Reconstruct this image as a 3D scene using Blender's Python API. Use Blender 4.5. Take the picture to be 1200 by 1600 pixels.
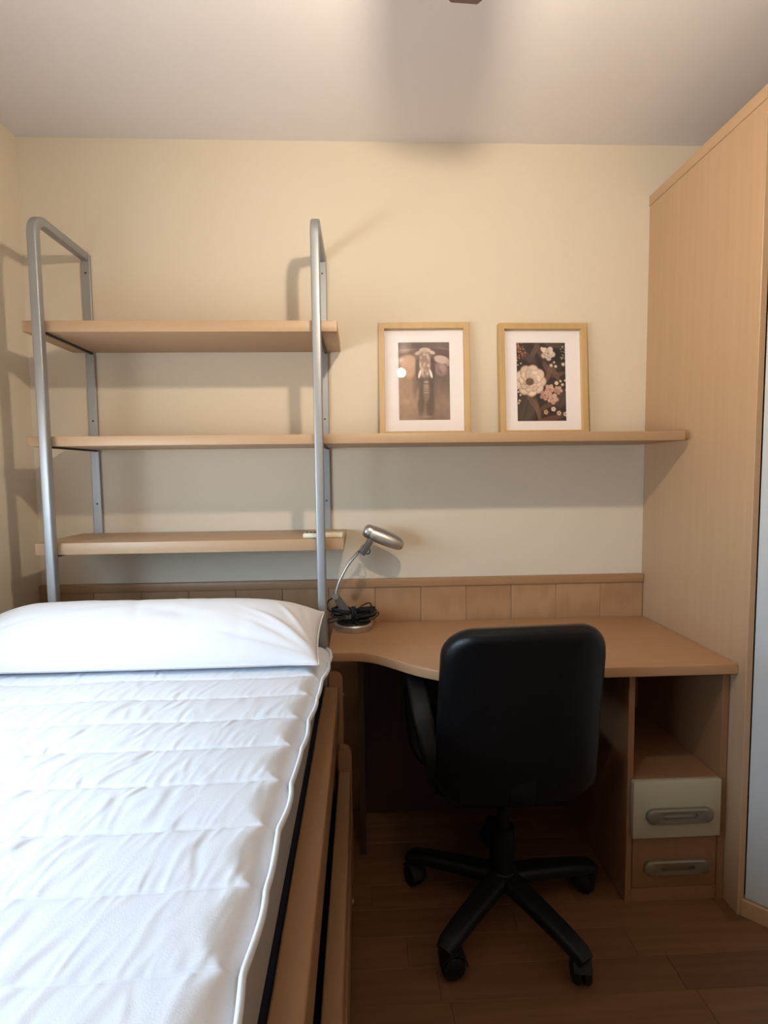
import bpy, bmesh, math, random
import numpy as np
from mathutils import Vector, Matrix

S = bpy.context.scene
C = S.collection
for o in list(bpy.data.objects):
    bpy.data.objects.remove(o)
PI = math.pi

# ------------------------------------------------------------------ camera
cd = bpy.data.cameras.new('camera')
cam = bpy.data.objects.new('camera', cd)
C.objects.link(cam)
pit, yaw, rol = math.radians(-4.2237), math.radians(2.3812), math.radians(-0.6908)
fw = Vector((math.sin(yaw), math.cos(yaw), 0)); rt = Vector((math.cos(yaw), -math.sin(yaw), 0)); up = Vector((0, 0, 1))
fw2 = fw * math.cos(pit) + up * math.sin(pit); up2 = up * math.cos(pit) - fw * math.sin(pit)
rt2 = rt * math.cos(rol) + up2 * math.sin(rol); up3 = up2 * math.cos(rol) - rt * math.sin(rol)
M = Matrix((rt2, up3, -fw2)).transposed().to_4x4()
M.translation = Vector((0, -2.039, 1.3043))
cam.matrix_world = M
cd.sensor_fit = 'HORIZONTAL'; cd.sensor_width = 36; cd.lens = 850 / 1200 * 36
cd.clip_start = 0.02
S.camera = cam

# ------------------------------------------------------------------ light and exposure
SKY_STRENGTH = 15.5
LAMP_STRENGTH = 1120.0
LAMP_COLOR = (1.0, 0.83, 0.63)
S.view_settings.view_transform = 'Standard'
S.view_settings.look = 'None'
S.view_settings.exposure = 0.25
S.view_settings.gamma = 1.0
S.view_settings.use_curve_mapping = False
w = bpy.data.worlds.new('overcast_sky'); S.world = w; w.use_nodes = True
nt = w.node_tree; nt.nodes.clear()
out = nt.nodes.new('ShaderNodeOutputWorld'); bg = nt.nodes.new('ShaderNodeBackground')
tc = nt.nodes.new('ShaderNodeTexCoord'); sx = nt.nodes.new('ShaderNodeSeparateXYZ'); cr = nt.nodes.new('ShaderNodeValToRGB')
mr = nt.nodes.new('ShaderNodeMapRange'); mr.inputs[1].default_value = -1; mr.inputs[2].default_value = 1
nt.links.new(tc.outputs['Generated'], sx.inputs[0]); nt.links.new(sx.outputs[2], mr.inputs[0]); nt.links.new(mr.outputs[0], cr.inputs[0])
cr.color_ramp.elements[0].position = 0.46; cr.color_ramp.elements[0].color = (0.72, 0.71, 0.68, 1)
cr.color_ramp.elements[1].position = 0.54; cr.color_ramp.elements[1].color = (0.58, 0.79, 1.0, 1)
nt.links.new(cr.outputs[0], bg.inputs[0]); bg.inputs[1].default_value = SKY_STRENGTH
nt.links.new(bg.outputs[0], out.inputs[0])
WY0, WY1, WZ0, WZ1, WX = -2.60, -0.72, 1.02, 1.52, -1.185     # the window opening in the left wall, out of frame
al = bpy.data.lights.new('window_portal', 'AREA'); al.shape = 'RECTANGLE'; al.size = WY1 - WY0; al.size_y = WZ1 - WZ0
al.cycles.is_portal = True
ao = bpy.data.objects.new('window_portal', al); C.objects.link(ao)
ao.location = (WX - 0.09, (WY0 + WY1) / 2, (WZ0 + WZ1) / 2); ao.rotation_euler = (PI / 2, 0, -PI / 2)

# ------------------------------------------------------------------ materials
def srgb(r, g, b):
    f = lambda c: (c / 255 / 12.92) if c / 255 <= 0.04045 else ((c / 255 + 0.055) / 1.055) ** 2.4
    return (f(r), f(g), f(b))

def new_mat(name):
    m = bpy.data.materials.new(name); m.use_nodes = True
    return m, m.node_tree, m.node_tree.nodes['Principled BSDF']

def plain(name, col, rough=0.5, metal=0.0, spec=0.5, bump=0.0, bscale=60, var=0.0, coat=0.0):
    m, t, b = new_mat(name)
    b.inputs['Base Color'].default_value = (*col, 1); b.inputs['Roughness'].default_value = rough
    b.inputs['Metallic'].default_value = metal; b.inputs['Specular IOR Level'].default_value = spec
    b.inputs['Coat Weight'].default_value = coat
    if bump or var:
        c = t.nodes.new('ShaderNodeTexCoord'); n = t.nodes.new('ShaderNodeTexNoise')
        n.inputs['Scale'].default_value = bscale; n.inputs['Detail'].default_value = 4
        t.links.new(c.outputs['Object'], n.inputs['Vector'])
        if bump:
            bp = t.nodes.new('ShaderNodeBump'); bp.inputs['Strength'].default_value = bump; bp.inputs['Distance'].default_value = 0.002
            t.links.new(n.outputs['Fac'], bp.inputs['Height']); t.links.new(bp.outputs[0], b.inputs['Normal'])
        if var:
            r = t.nodes.new('ShaderNodeValToRGB')
            r.color_ramp.elements[0].position = 0.3; r.color_ramp.elements[1].position = 0.7
            r.color_ramp.elements[0].color = (*[x * (1 - var) for x in col], 1); r.color_ramp.elements[1].color = (*[min(1, x * (1 + var)) for x in col], 1)
            t.links.new(n.outputs['Fac'], r.inputs[0]); t.links.new(r.outputs[0], b.inputs['Base Color'])
    return m

def wood(name, c1, c2, axis='x', rough=0.45, fine=45, random_tint=0.0, figure=0.0):
    m, t, b = new_mat(name)
    c = t.nodes.new('ShaderNodeTexCoord'); mp = t.nodes.new('ShaderNodeMapping'); n = t.nodes.new('ShaderNodeTexNoise')
    sc = [fine, fine, fine]; sc['xyz'.index(axis)] = 1.6
    mp.inputs['Scale'].default_value = sc
    n.inputs['Scale'].default_value = 1; n.inputs['Detail'].default_value = 5; n.inputs['Roughness'].default_value = 0.6
    t.links.new(c.outputs['Object'], mp.inputs['Vector'])
    src = mp.outputs[0]
    inf = t.nodes.new('ShaderNodeObjectInfo')
    if random_tint:
        off = t.nodes.new('ShaderNodeVectorMath'); off.operation = 'ADD'
        sc2 = t.nodes.new('ShaderNodeMath'); sc2.operation = 'MULTIPLY'; sc2.inputs[1].default_value = 37
        t.links.new(inf.outputs['Random'], sc2.inputs[0]); t.links.new(sc2.outputs[0], off.inputs[1]); t.links.new(src, off.inputs[0])
        src = off.outputs[0]
    t.links.new(src, n.inputs['Vector'])
    fac = n.outputs['Fac']
    if figure:
        mp2 = t.nodes.new('ShaderNodeMapping'); s3 = [22, 22, 22]; s3['xyz'.index(axis)] = 2.2
        mp2.inputs['Scale'].default_value = s3
        wv = t.nodes.new('ShaderNodeTexWave'); wv.wave_type = 'RINGS'; wv.inputs['Scale'].default_value = 1.1; wv.inputs['Distortion'].default_value = 3
        wv.inputs['Detail'].default_value = 2; wv.inputs['Detail Scale'].default_value = 0.8
        t.links.new(c.outputs['Object'], mp2.inputs['Vector'])
        off2 = t.nodes.new('ShaderNodeVectorMath'); off2.operation = 'ADD'
        m2 = t.nodes.new('ShaderNodeMath'); m2.operation = 'MULTIPLY'; m2.inputs[1].default_value = 53
        t.links.new(inf.outputs['Random'], m2.inputs[0]); t.links.new(m2.outputs[0], off2.inputs[1]); t.links.new(mp2.outputs[0], off2.inputs[0])
        t.links.new(off2.outputs[0], wv.inputs['Vector'])
        mx = t.nodes.new('ShaderNodeMix'); mx.inputs[0].default_value = figure
        t.links.new(n.outputs['Fac'], mx.inputs[2]); t.links.new(wv.outputs['Fac'], mx.inputs[3]); fac = mx.outputs[0]
    r = t.nodes.new('ShaderNodeValToRGB')
    r.color_ramp.elements[0].position = 0.3; r.color_ramp.elements[1].position = 0.7
    r.color_ramp.elements[0].color = (*c1, 1); r.color_ramp.elements[1].color = (*c2, 1)
    t.links.new(fac, r.inputs[0])
    colout = r.outputs[0]
    if random_tint:
        hs = t.nodes.new('ShaderNodeHueSaturation'); mrn = t.nodes.new('ShaderNodeMapRange')
        mrn.inputs[3].default_value = 1 - random_tint; mrn.inputs[4].default_value = 1 + random_tint
        t.links.new(inf.outputs['Random'], mrn.inputs[0]); t.links.new(mrn.outputs[0], hs.inputs['Value']); t.links.new(colout, hs.inputs['Color'])
        colout = hs.outputs[0]
    t.links.new(colout, b.inputs['Base Color'])
    bp = t.nodes.new('ShaderNodeBump'); bp.inputs['Strength'].default_value = 0.08; bp.inputs['Distance'].default_value = 0.001
    t.links.new(fac, bp.inputs['Height']); t.links.new(bp.outputs[0], b.inputs['Normal'])
    b.inputs['Roughness'].default_value = rough
    return m

def vcol(name, rough=0.6):
    m, t, b = new_mat(name)
    a = t.nodes.new('ShaderNodeVertexColor'); a.layer_name = 'ink'
    t.links.new(a.outputs[0], b.inputs['Base Color']); b.inputs['Roughness'].default_value = rough
    return m

def glass(name, rough=0.0, tint=(1, 1, 1)):
    m = bpy.data.materials.new(name); m.use_nodes = True; t = m.node_tree; t.nodes.clear()
    o = t.nodes.new('ShaderNodeOutputMaterial'); mx = t.nodes.new('ShaderNodeMixShader'); f = t.nodes.new('ShaderNodeFresnel'); f.inputs[0].default_value = 1.5
    tr = t.nodes.new('ShaderNodeBsdfTransparent'); tr.inputs[0].default_value = (*tint, 1)
    g = t.nodes.new('ShaderNodeBsdfGlossy'); g.inputs['Roughness'].default_value = rough
    geo = t.nodes.new('ShaderNodeNewGeometry'); inv = t.nodes.new('ShaderNodeMath'); inv.operation = 'SUBTRACT'; inv.inputs[0].default_value = 1
    mul = t.nodes.new('ShaderNodeMath'); mul.operation = 'MULTIPLY'          # reflect at the outer faces only
    t.links.new(geo.outputs['Backfacing'], inv.inputs[1]); t.links.new(inv.outputs[0], mul.inputs[0]); t.links.new(f.outputs[0], mul.inputs[1])
    t.links.new(mul.outputs[0], mx.inputs[0]); t.links.new(tr.outputs[0], mx.inputs[1]); t.links.new(g.outputs[0], mx.inputs[2]); t.links.new(mx.outputs[0], o.inputs[0])
    return m

def emit(name, col, s):
    m = bpy.data.materials.new(name); m.use_nodes = True; t = m.node_tree; t.nodes.clear()
    o = t.nodes.new('ShaderNodeOutputMaterial'); e = t.nodes.new('ShaderNodeEmission'); e.inputs[0].default_value = (*col, 1); e.inputs[1].default_value = s
    t.links.new(e.outputs[0], o.inputs[0])
    return m

M_WALL = plain('cream_wall_paint', (0.71, 0.635, 0.515), 0.85, spec=0.2, bump=0.12, bscale=220)
M_CEIL = plain('white_ceiling_paint', (0.77, 0.735, 0.725), 0.9, spec=0.1, bump=0.1, bscale=200)
M_PLANK = wood('floor_oak', (0.15, 0.066, 0.029), (0.20, 0.094, 0.043), 'x', 0.45, 40, random_tint=0.15)
M_SUB = plain('floor_joint', (0.07, 0.034, 0.017), 0.9)
BE1, BE2 = (0.445, 0.29, 0.170), (0.475, 0.315, 0.188)
M_BEECH_X = wood('beech_laminate_lengthwise', BE1, BE2, 'x', 0.42, 55)
M_BEECH_Z = wood('beech_laminate_upright', BE1, BE2, 'z', 0.42, 55)
M_BEECH_Y = wood('beech_laminate_depthwise', BE1, BE2, 'y', 0.42, 55)
M_DESK = wood('desk_beech', (0.435, 0.245, 0.128), (0.465, 0.268, 0.142), 'x', 0.38, 60)
M_DESK_Z_SHADED = wood('desk_beech_upright_shaded', (0.26, 0.13, 0.062), (0.285, 0.145, 0.07), 'z', 0.42, 55)  # pedestal wood darker than the desktop: low-level shade put into its colour
M_SHADEWOOD = wood('shaded_red_brown_panel', (0.045, 0.018, 0.012), (0.065, 0.027, 0.018), 'z', 0.5, 50)  # under-desk shade put into the colour of these panels
M_WAINS = wood('wainscot_oak', (0.385, 0.222, 0.115), (0.445, 0.266, 0.143), 'z', 0.5, 75, random_tint=0.04, figure=0.5)
M_WCAP = wood('wainscot_cap_oak', (0.35, 0.20, 0.10), (0.43, 0.25, 0.13), 'x', 0.45, 50)
M_BED = wood('bed_beech', (0.33, 0.18, 0.088), (0.365, 0.205, 0.102), 'y', 0.4, 50)
M_BED_Z = wood('bed_beech_upright', (0.30, 0.155, 0.075), (0.335, 0.178, 0.088), 'z', 0.4, 50)
M_FRAME = wood('picture_frame_pine', (0.50, 0.335, 0.15), (0.56, 0.38, 0.178), 'z', 0.45, 60)
M_SILVER = plain('silver_paint', (0.37, 0.39, 0.41), 0.45, 0.7, bump=0.03, bscale=400)
M_CHROME = plain('satin_metal', (0.58, 0.565, 0.55), 0.36, 0.9)
M_GREYPL = plain('grey_plastic', (0.14, 0.135, 0.135), 0.4, 0.3)
M_BLACK = plain('black_plastic', (0.006, 0.006, 0.0065), 0.5, spec=0.3, bump=0.06, bscale=300)
M_LEATHER = plain('black_leatherette', (0.004, 0.0045, 0.0055), 0.33, spec=0.28, bump=0.25, bscale=320)
M_CORD = plain('black_cord', (0.008, 0.009, 0.012), 0.45)
M_DARKGAP = plain('dark_bracket', (0.05, 0.045, 0.045), 0.5, 0.4)
M_QUILT = plain('white_quilted_cotton', (0.79, 0.83, 0.89), 0.9, spec=0.15, bump=0.15, bscale=500)
M_PILLOW = plain('white_pillow_cotton', (0.83, 0.86, 0.91), 0.9, spec=0.15, bump=0.1, bscale=600)
M_MATT = plain('grey_white_mattress_ticking', (0.37, 0.345, 0.33), 0.9, spec=0.1, bump=0.2, bscale=400)
M_NAVY = plain('navy_mattress_fabric', (0.012, 0.014, 0.026), 0.85, spec=0.2, bump=0.2, bscale=400)
M_WHITE = plain('white_lacquer', (0.49, 0.51, 0.52), 0.5)
M_CREAM = plain('cream_lacquer', (0.43, 0.39, 0.28), 0.5)
M_REMOTE = plain('cream_plastic', (0.78, 0.72, 0.55), 0.4)
M_MAT = plain('white_mount_card', (0.88, 0.845, 0.865), 0.9)
M_FAN = plain('dark_brown_fan', (0.045, 0.03, 0.028), 0.4)
M_GLASS = glass('picture_glass')
M_PANE = glass('window_glass')
M_INK = vcol('printed_paper')
M_PEWTER = plain('pewter_handle', (0.24, 0.215, 0.175), 0.42, 0.5)
M_LAMP = emit('lit_lamp_globe', LAMP_COLOR, LAMP_STRENGTH)

# ------------------------------------------------------------------ helpers
def wloc(o):
    v = Vector((0, 0, 0))
    while o:
        v += o.location; o = o.parent
    return v

def link(name, me, mat, parent=None, smooth=False):
    if parent:
        me.transform(Matrix.Translation(-wloc(parent)))
    o = bpy.data.objects.new(name, me); C.objects.link(o)
    if parent: o.parent = parent
    if mat: me.materials.append(mat)
    if smooth:
        for p in me.polygons: p.use_smooth = True
    return o

def obj(name, bm, mat, parent=None, smooth=False, centre=False):
    """the mesh in world coordinates becomes one object; smooth = True or an angle in degrees"""
    bmesh.ops.recalc_face_normals(bm, faces=bm.faces)
    if smooth and smooth is not True:
        lim = math.radians(smooth)
        for f in bm.faces: f.smooth = True
        for e in bm.edges:
            if len(e.link_faces) == 2 and e.calc_face_angle(0) > lim: e.smooth = False
    me = bpy.data.meshes.new(name); bm.to_mesh(me); bm.free()
    if centre and me.vertices:
        n = len(me.vertices); co = np.empty(n * 3); me.vertices.foreach_get('co', co); co = co.reshape(-1, 3)
        c = Vector([(co[:, i].min() + co[:, i].max()) / 2 for i in range(3)]); c.z = co[:, 2].min()
        me.transform(Matrix.Translation(-c))
        base = wloc(parent) if parent else Vector((0, 0, 0))
        o = bpy.data.objects.new(name, me); C.objects.link(o); o.location = c - base
        if parent: o.parent = parent
        me.materials.append(mat)
        if smooth is True:
            for p in me.polygons: p.use_smooth = True
        return o
    return link(name, me, mat, parent, smooth is True)

def struct(name, bm, mat, smooth=False):
    o = obj(name, bm, mat, None, smooth); o['kind'] = 'structure'
    return o

def thing(name, label, cat, loc, group=None):
    o = bpy.data.objects.new(name, None); C.objects.link(o); o.location = loc; o.empty_display_size = 0.05
    o['label'] = label; o['category'] = cat
    if group: o['group'] = group
    return o

def tag(o, label, cat, group=None):
    o['label'] = label; o['category'] = cat
    if group: o['group'] = group
    return o

def box(x0, x1, y0, y1, z0, z1, bev=0.0, seg=2, bm=None):
    b = bmesh.new()
    r = bmesh.ops.create_cube(b, size=1)
    bmesh.ops.scale(b, vec=(x1 - x0, y1 - y0, z1 - z0), verts=b.verts)
    bmesh.ops.translate(b, vec=((x0 + x1) / 2, (y0 + y1) / 2, (z0 + z1) / 2), verts=b.verts)
    if bev: bmesh.ops.bevel(b, geom=list(b.edges), offset=bev, segments=seg, profile=0.5, affect='EDGES')
    return merge(bm, b)

def merge(bm, b):
    if bm is None: return b
    me = bpy.data.meshes.new('tmp'); b.to_mesh(me); b.free(); bm.from_mesh(me); bpy.data.meshes.remove(me)
    return bm

def prism(poly, z0, z1, bev=0.0, bm=None, seg=2):
    b = bmesh.new()
    vs = [b.verts.new((x, y, z0)) for x, y in poly]
    f = b.faces.new(vs)
    r = bmesh.ops.extrude_face_region(b, geom=[f])
    bmesh.ops.translate(b, vec=(0, 0, z1 - z0), verts=[v for v in r['geom'] if isinstance(v, bmesh.types.BMVert)])
    if bev:
        ed = [e for e in b.edges if abs(e.verts[0].co.z - e.verts[1].co.z) < 1e-6]
        bmesh.ops.bevel(b, geom=ed, offset=bev, segments=seg, profile=0.5, affect='EDGES')
    return merge(bm, b)

def lathe(prof, loc, n=32, axis='z', bm=None, rot=None):
    """prof: (radius, height) pairs"""
    b = bmesh.new(); rings = []
    for r, h in prof:
        if r < 1e-6: rings.append([b.verts.new((0, 0, h))])
        else: rings.append([b.verts.new((r * math.cos(2 * PI * i / n), r * math.sin(2 * PI * i / n), h)) for i in range(n)])
    for a, c in zip(rings, rings[1:]):
        for i in range(n):
            j = (i + 1) % n
            if len(a) == 1 and len(c) > 1: b.faces.new((a[0], c[i], c[j]))
            elif len(c) == 1 and len(a) > 1: b.faces.new((a[i], a[j], c[0]))
            elif len(a) > 1: b.faces.new((a[i], a[j], c[j], c[i]))
    for ring in (rings[0], rings[-1]):
        if len(ring) > 1: b.faces.new(ring)
    if rot is not None: bmesh.ops.transform(b, matrix=rot.to_4x4(), verts=b.verts)
    bmesh.ops.translate(b, vec=loc, verts=b.verts)
    return merge(bm, b)

def direction(d):
    return Vector((0, 0, 1)).rotation_difference(Vector(d).normalized()).to_matrix()

def rod(a, c, r, n=16, bm=None):
    a, c = Vector(a), Vector(c); L = (c - a).length
    return lathe([(0, 0), (r, 0), (r, L), (0, L)], a, n, bm=bm, rot=direction(c - a))

def catmull(P, k=8, closed=False):
    P = [Vector(p) for p in P]; n = len(P); res = []
    for i in range(n if closed else n - 1):
        if closed: p0, p1, p2, p3 = P[(i - 1) % n], P[i], P[(i + 1) % n], P[(i + 2) % n]
        else: p0, p1, p2, p3 = P[max(i - 1, 0)], P[i], P[i + 1], P[min(i + 2, n - 1)]
        for j in range(k):
            t = j / k
            res.append(0.5 * ((2 * p1) + (p2 - p0) * t + (2 * p0 - 5 * p1 + 4 * p2 - p3) * t * t + (3 * p1 - p0 - 3 * p2 + p3) * t ** 3))
    if not closed: res.append(P[-1])
    return res

def sweep(path, prof, bm=None, side=None, scale=None, cap=True):
    """prof: 2-d points (along side, along normal); side: fixed sideways vector or None for a turning frame"""
    b = bmesh.new(); path = [Vector(p) for p in path]; rings = []
    prev = None
    for i, p in enumerate(path):
        t = (path[min(i + 1, len(path) - 1)] - path[max(i - 1, 0)]).normalized()
        if side is not None: s = (Vector(side) - t * t.dot(Vector(side))).normalized()
        else:
            if prev is None:
                prev = Vector((0, 0, 1)) if abs(t.z) < 0.9 else Vector((1, 0, 0))
            s = (prev - t * t.dot(prev)).normalized(); prev = s
        nn = t.cross(s)
        k = scale[i] if scale else 1
        rings.append([b.verts.new(p + s * (x * k) + nn * (y * k)) for x, y in prof])
    m = len(prof)
    for a, c in zip(rings, rings[1:]):
        for i in range(m):
            b.faces.new((a[i], a[(i + 1) % m], c[(i + 1) % m], c[i]))
    if cap:
        b.faces.new(rings[0]); b.faces.new(rings[-1])
    return merge(bm, b)

def circ(r, n=10): return [(r * math.cos(2 * PI * i / n), r * math.sin(2 * PI * i / n)) for i in range(n)]
def rrect(w, h, r, n=4):
    res = []
    for cx, cy, a0 in ((w / 2 - r, h / 2 - r, 0), (-w / 2 + r, h / 2 - r, 90), (-w / 2 + r, -h / 2 + r, 180), (w / 2 - r, -h / 2 + r, 270)):
        for i in range(n + 1):
            a = math.radians(a0 + 90 * i / n); res.append((cx + r * math.cos(a), cy + r * math.sin(a)))
    return res

def grid_mesh(name, P, closed_u=False):
    """P: (rows, cols, 3) array to a quad mesh"""
    h, w_ = P.shape[:2]
    idx = np.arange(h * w_).reshape(h, w_)
    q = np.stack([idx[:-1, :-1], idx[:-1, 1:], idx[1:, 1:], idx[1:, :-1]], -1).reshape(-1, 4)
    me = bpy.data.meshes.new(name)
    me.from_pydata(P.reshape(-1, 3).tolist(), [], q.tolist()); me.update()
    return me

# ------------------------------------------------------------------ the room
XL, XR, YB, ZC = -1.185, 1.72, -3.55, 2.483
wb = struct('wall_back', box(XL - 0.1, XR + 0.1, 0, 0.1, -0.05, ZC + 0.02), M_WALL)
b = box(XL - 0.1, XL, WY1, 0, -0.05, ZC + 0.02)
b = box(XL - 0.1, XL, YB, WY0, -0.05, ZC + 0.02, bm=b)
b = box(XL - 0.1, XL, WY0, WY1, -0.05, WZ0, bm=b)
b = box(XL - 0.1, XL, WY0, WY1, WZ1, ZC + 0.02, bm=b)
struct('wall_left', b, M_WALL)
struct('wall_right', box(XR, XR + 0.1, YB, 0, -0.05, ZC + 0.02), M_WALL)
struct('wall_front', box(XL - 0.1, XR + 0.1, YB - 0.1, YB, -0.05, ZC + 0.02), M_WALL)
struct('ceiling', box(XL - 0.1, XR + 0.1, YB - 0.1, 0.1, ZC, ZC + 0.1), M_CEIL)
fl = struct('floor', box(XL - 0.1, XR + 0.1, YB - 0.1, 0.1, -0.1, -0.012), M_SUB)

# parquet strips
rng = random.Random(4)
PW, PL = 0.0975, 0.62
y1 = -0.019
while y1 > YB + 0.002:
    y0 = max(y1 - PW, YB + 0.001)
    x = XL + 0.001 - rng.random() * PL
    while x < XR:
        xa, xb = max(x, XL + 0.001), min(x + PL, XR - 0.001)
        if xb - xa > 0.03:
            obj('plank', box(xa + 0.0004, xb - 0.0004, y0 + 0.0004, y1 - 0.0004, -0.012, 0.0, 0.0007, 1), M_PLANK, fl, centre=True)
        x += PL
    y1 -= PW
# wainscot boards and cap on the back wall
x = 0.0465 - 0.173 * 8
while x < 1.07:
    xa, xb = max(x, XL + 0.001), min(x + 0.173, 1.077)
    if xb - xa > 0.01:
        obj('wainscot_board', box(xa + 0.0005, xb - 0.0005, -0.017, 0, 0.0, 0.871, 0.0012, 1), M_WAINS, wb, centre=True)
    x += 0.173
b = box(XL + 0.001, 1.077, -0.024, 0, 0.8715, 0.903, 0.004, 2)
obj('wainscot_cap', b, M_WCAP, wb, 40)
# window over the bed, left of the camera
WM = (WY0 + WY1) / 2
wf = box(XL - 0.08, XL - 0.02, WY0, WY0 + 0.06, WZ0, WZ1, 0.004)
for a in ((WY1 - 0.06, WY1, WZ0, WZ1), (WY0 + 0.06, WY1 - 0.06, WZ0, WZ0 + 0.06), (WY0 + 0.06, WY1 - 0.06, WZ1 - 0.06, WZ1), (WM - 0.04, WM + 0.04, WZ0 + 0.06, WZ1 - 0.06)):
    wf = box(XL - 0.08, XL - 0.02, a[0], a[1], a[2], a[3], 0.004, bm=wf)
wo = struct('window_1', wf, M_WHITE)
for ya, yb in ((WY0 + 0.06, WM - 0.04), (WM + 0.04, WY1 - 0.06)):
    obj('pane', box(XL - 0.053, XL - 0.047, ya, yb, WZ0 + 0.06, WZ1 - 0.06), M_PANE, wo)

# ------------------------------------------------------------------ corner wardrobe
wd = thing('wardrobe', 'tall beech corner wardrobe with white angled door right of the desk', 'wardrobe', (1.2, -0.4, 0))
PX0, PX1, PY = 1.079, 1.0975, -0.585
obj('side_panel', box(PX0, PX1, PY, -0.001, 0, 2.3025, 0.0012, 1), M_BEECH_Z, wd)
D = Vector((0.70, -0.714, 0)).normalized(); N = Vector((D.y, -D.x, 0))      # door direction, outward normal
st = Vector((PX1 - 0.001, PY + 0.004, 0))
def slab(a, l, o0, o1, z0, z1, bm=None, bev=0.0):
    p = [st + D * a + N * o0, st + D * (a + l) + N * o0, st + D * (a + l) + N * o1, st + D * a + N * o1]
    return prism([(q.x, q.y) for q in p], z0, z1, bev, bm)
for i, a in enumerate((0.006, 0.391)):
    d = obj('door', slab(a, 0.381, -0.019, 0.0, 0.052, 2.26, bev=0.0015), M_WHITE, wd)
    hx = a + (0.345 if i == 0 else 0.036)
    p0 = st + D * hx
    path = [p0 + N * 0.001 + Vector((0, 0, 1.0)), p0 + N * 0.028 + Vector((0, 0, 1.005)), p0 + N * 0.028 + Vector((0, 0, 1.155)), p0 + N * 0.001 + Vector((0, 0, 1.16))]
    obj('door_handle', sweep(catmull(path, 4), circ(0.006, 8)), M_SILVER, d, True)
obj('plinth', slab(-0.002, 0.78, -0.016, 0.010, 0.0, 0.050, bev=0.0015), M_BEECH_X, wd)
obj('top_rail', slab(0.0, 0.78, -0.02, 0.0, 2.262, 2.3025), M_BEECH_X, wd)
e = st + D * 0.775
pl = [(PX0, -0.001), (PX1, PY + 0.02), (e.x, e.y + 0.035), (XR - 0.003, e.y + 0.02), (XR - 0.003, -0.001)]
obj('top_panel', prism([(PX1 + 0.001, -0.001), (PX1 + 0.001, PY + 0.03), (e.x, e.y + 0.045), (XR - 0.003, e.y + 0.03), (XR - 0.003, -0.001)], 2.284, 2.3025), M_BEECH_X, wd)
obj('cornice', box(PX0 - 0.003, PX0 + 0.0, PY, -0.001, 2.268, 2.3035, 0.001, 1), M_BEECH_Y, wd)
yd = e.y - 0.004
while yd > -3.4:
    d = obj('door', box(e.x + 0.004, e.x + 0.023, yd - 0.436, yd, 0.052, 2.30, 0.0015, 1), M_BEECH_Z, wd)
    obj('door_handle', sweep(catmull([(e.x + 0.004, yd - 0.40, 1.0), (e.x - 0.024, yd - 0.40, 1.005), (e.x - 0.024, yd - 0.40, 1.155), (e.x + 0.004, yd - 0.40, 1.16)], 4), circ(0.006, 8)), M_SILVER, d, True)
    yd -= 0.44
obj('plinth', box(e.x + 0.012, e.x + 0.03, yd + 0.004, e.y - 0.012, 0, 0.05), M_BEECH_Y, wd)
obj('top_panel', box(e.x + 0.026, XR - 0.003, yd + 0.004, e.y + 0.02, 2.284, 2.3025), M_BEECH_Y, wd)

# ------------------------------------------------------------------ shelving unit
sh = thing('shelving_unit', 'wall shelving of three beech shelves between two bent silver tube uprights above the bed', 'shelf', (-0.5, -0.16, 0))
ZT = 2.088
for px in (-0.964, -0.129):
    yf, yb = -0.321, -0.0065
    r = 0.050
    path = [(px, yf, 0.0), (px, yf, 0.6), (px, yf, 1.2), (px, yf, 1.8), (px, yf, ZT - 0.013 - r)]
    for i in range(1, 9):
        a = PI / 2 * i / 8
        path.append((px, yf + r - r * math.cos(a), ZT - 0.013 - r + r * math.sin(a)))
    path += [(px, -0.2, ZT - 0.013), (px, -0.1, ZT - 0.013), (px, -0.0125, ZT - 0.013)]
    u = obj('upright', sweep(path, rrect(0.0275, 0.0275, 0.0045, 3), side=(1, 0, 0)), M_SILVER, sh, 40)
    s = obj('wall_strip', box(px - 0.0155, px + 0.0155, -0.012, -0.0005, 1.075, ZT - 0.004, 0.002, 1), M_SILVER, sh)
    for z in (2.02, 1.50, 1.20):
        obj('screw', lathe([(0, 0), (0.0035, 0.0), (0.003, 0.0015), (0, 0.002)], (px, -0.012, z), 10, rot=direction((0, -1, 0))), M_DARKGAP, s)
shelves = [(-1.022, -0.0675, 1.7415, 1.7757), (-1.022, 1.053, 1.395, 1.4254), (-1.022, -0.058, 1.056, 1.093)]
for i, (xa, xb, za, zb) in enumerate(shelves):
    o = obj('shelf', box(xa, xb, -0.305, -0.0135, za, zb, 0.0015, 2), M_BEECH_X, sh, 40)
    o['label'] = ('short top beech shelf', 'long middle beech shelf reaching the wardrobe', 'short lowest beech shelf')[i]
    for px in (-0.964, -0.129):
        obj('bracket', box(px + 0.004, px + 0.0125, -0.3065, -0.013, za - 0.006, za - 0.0002), M_DARKGAP, sh)

# remote control
rc = thing('remote_control', 'slim cream remote control lying on the right end of the lowest shelf', 'remote control', (-0.125, -0.262, 1.0935))
obj('body', box(-0.19, -0.061, -0.285, -0.243, 1.0935, 1.109, 0.004, 3), M_REMOTE, rc, 40)
for i in range(3):
    for j in range(2):
        obj('button', lathe([(0, 0), (0.0042, 0), (0.0042, 0.0018), (0.003, 0.0026), (0, 0.0026)], (-0.178 + 0.012 * i, -0.274 + 0.018 * j, 1.109), 12), M_GREYPL, rc, True)

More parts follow.
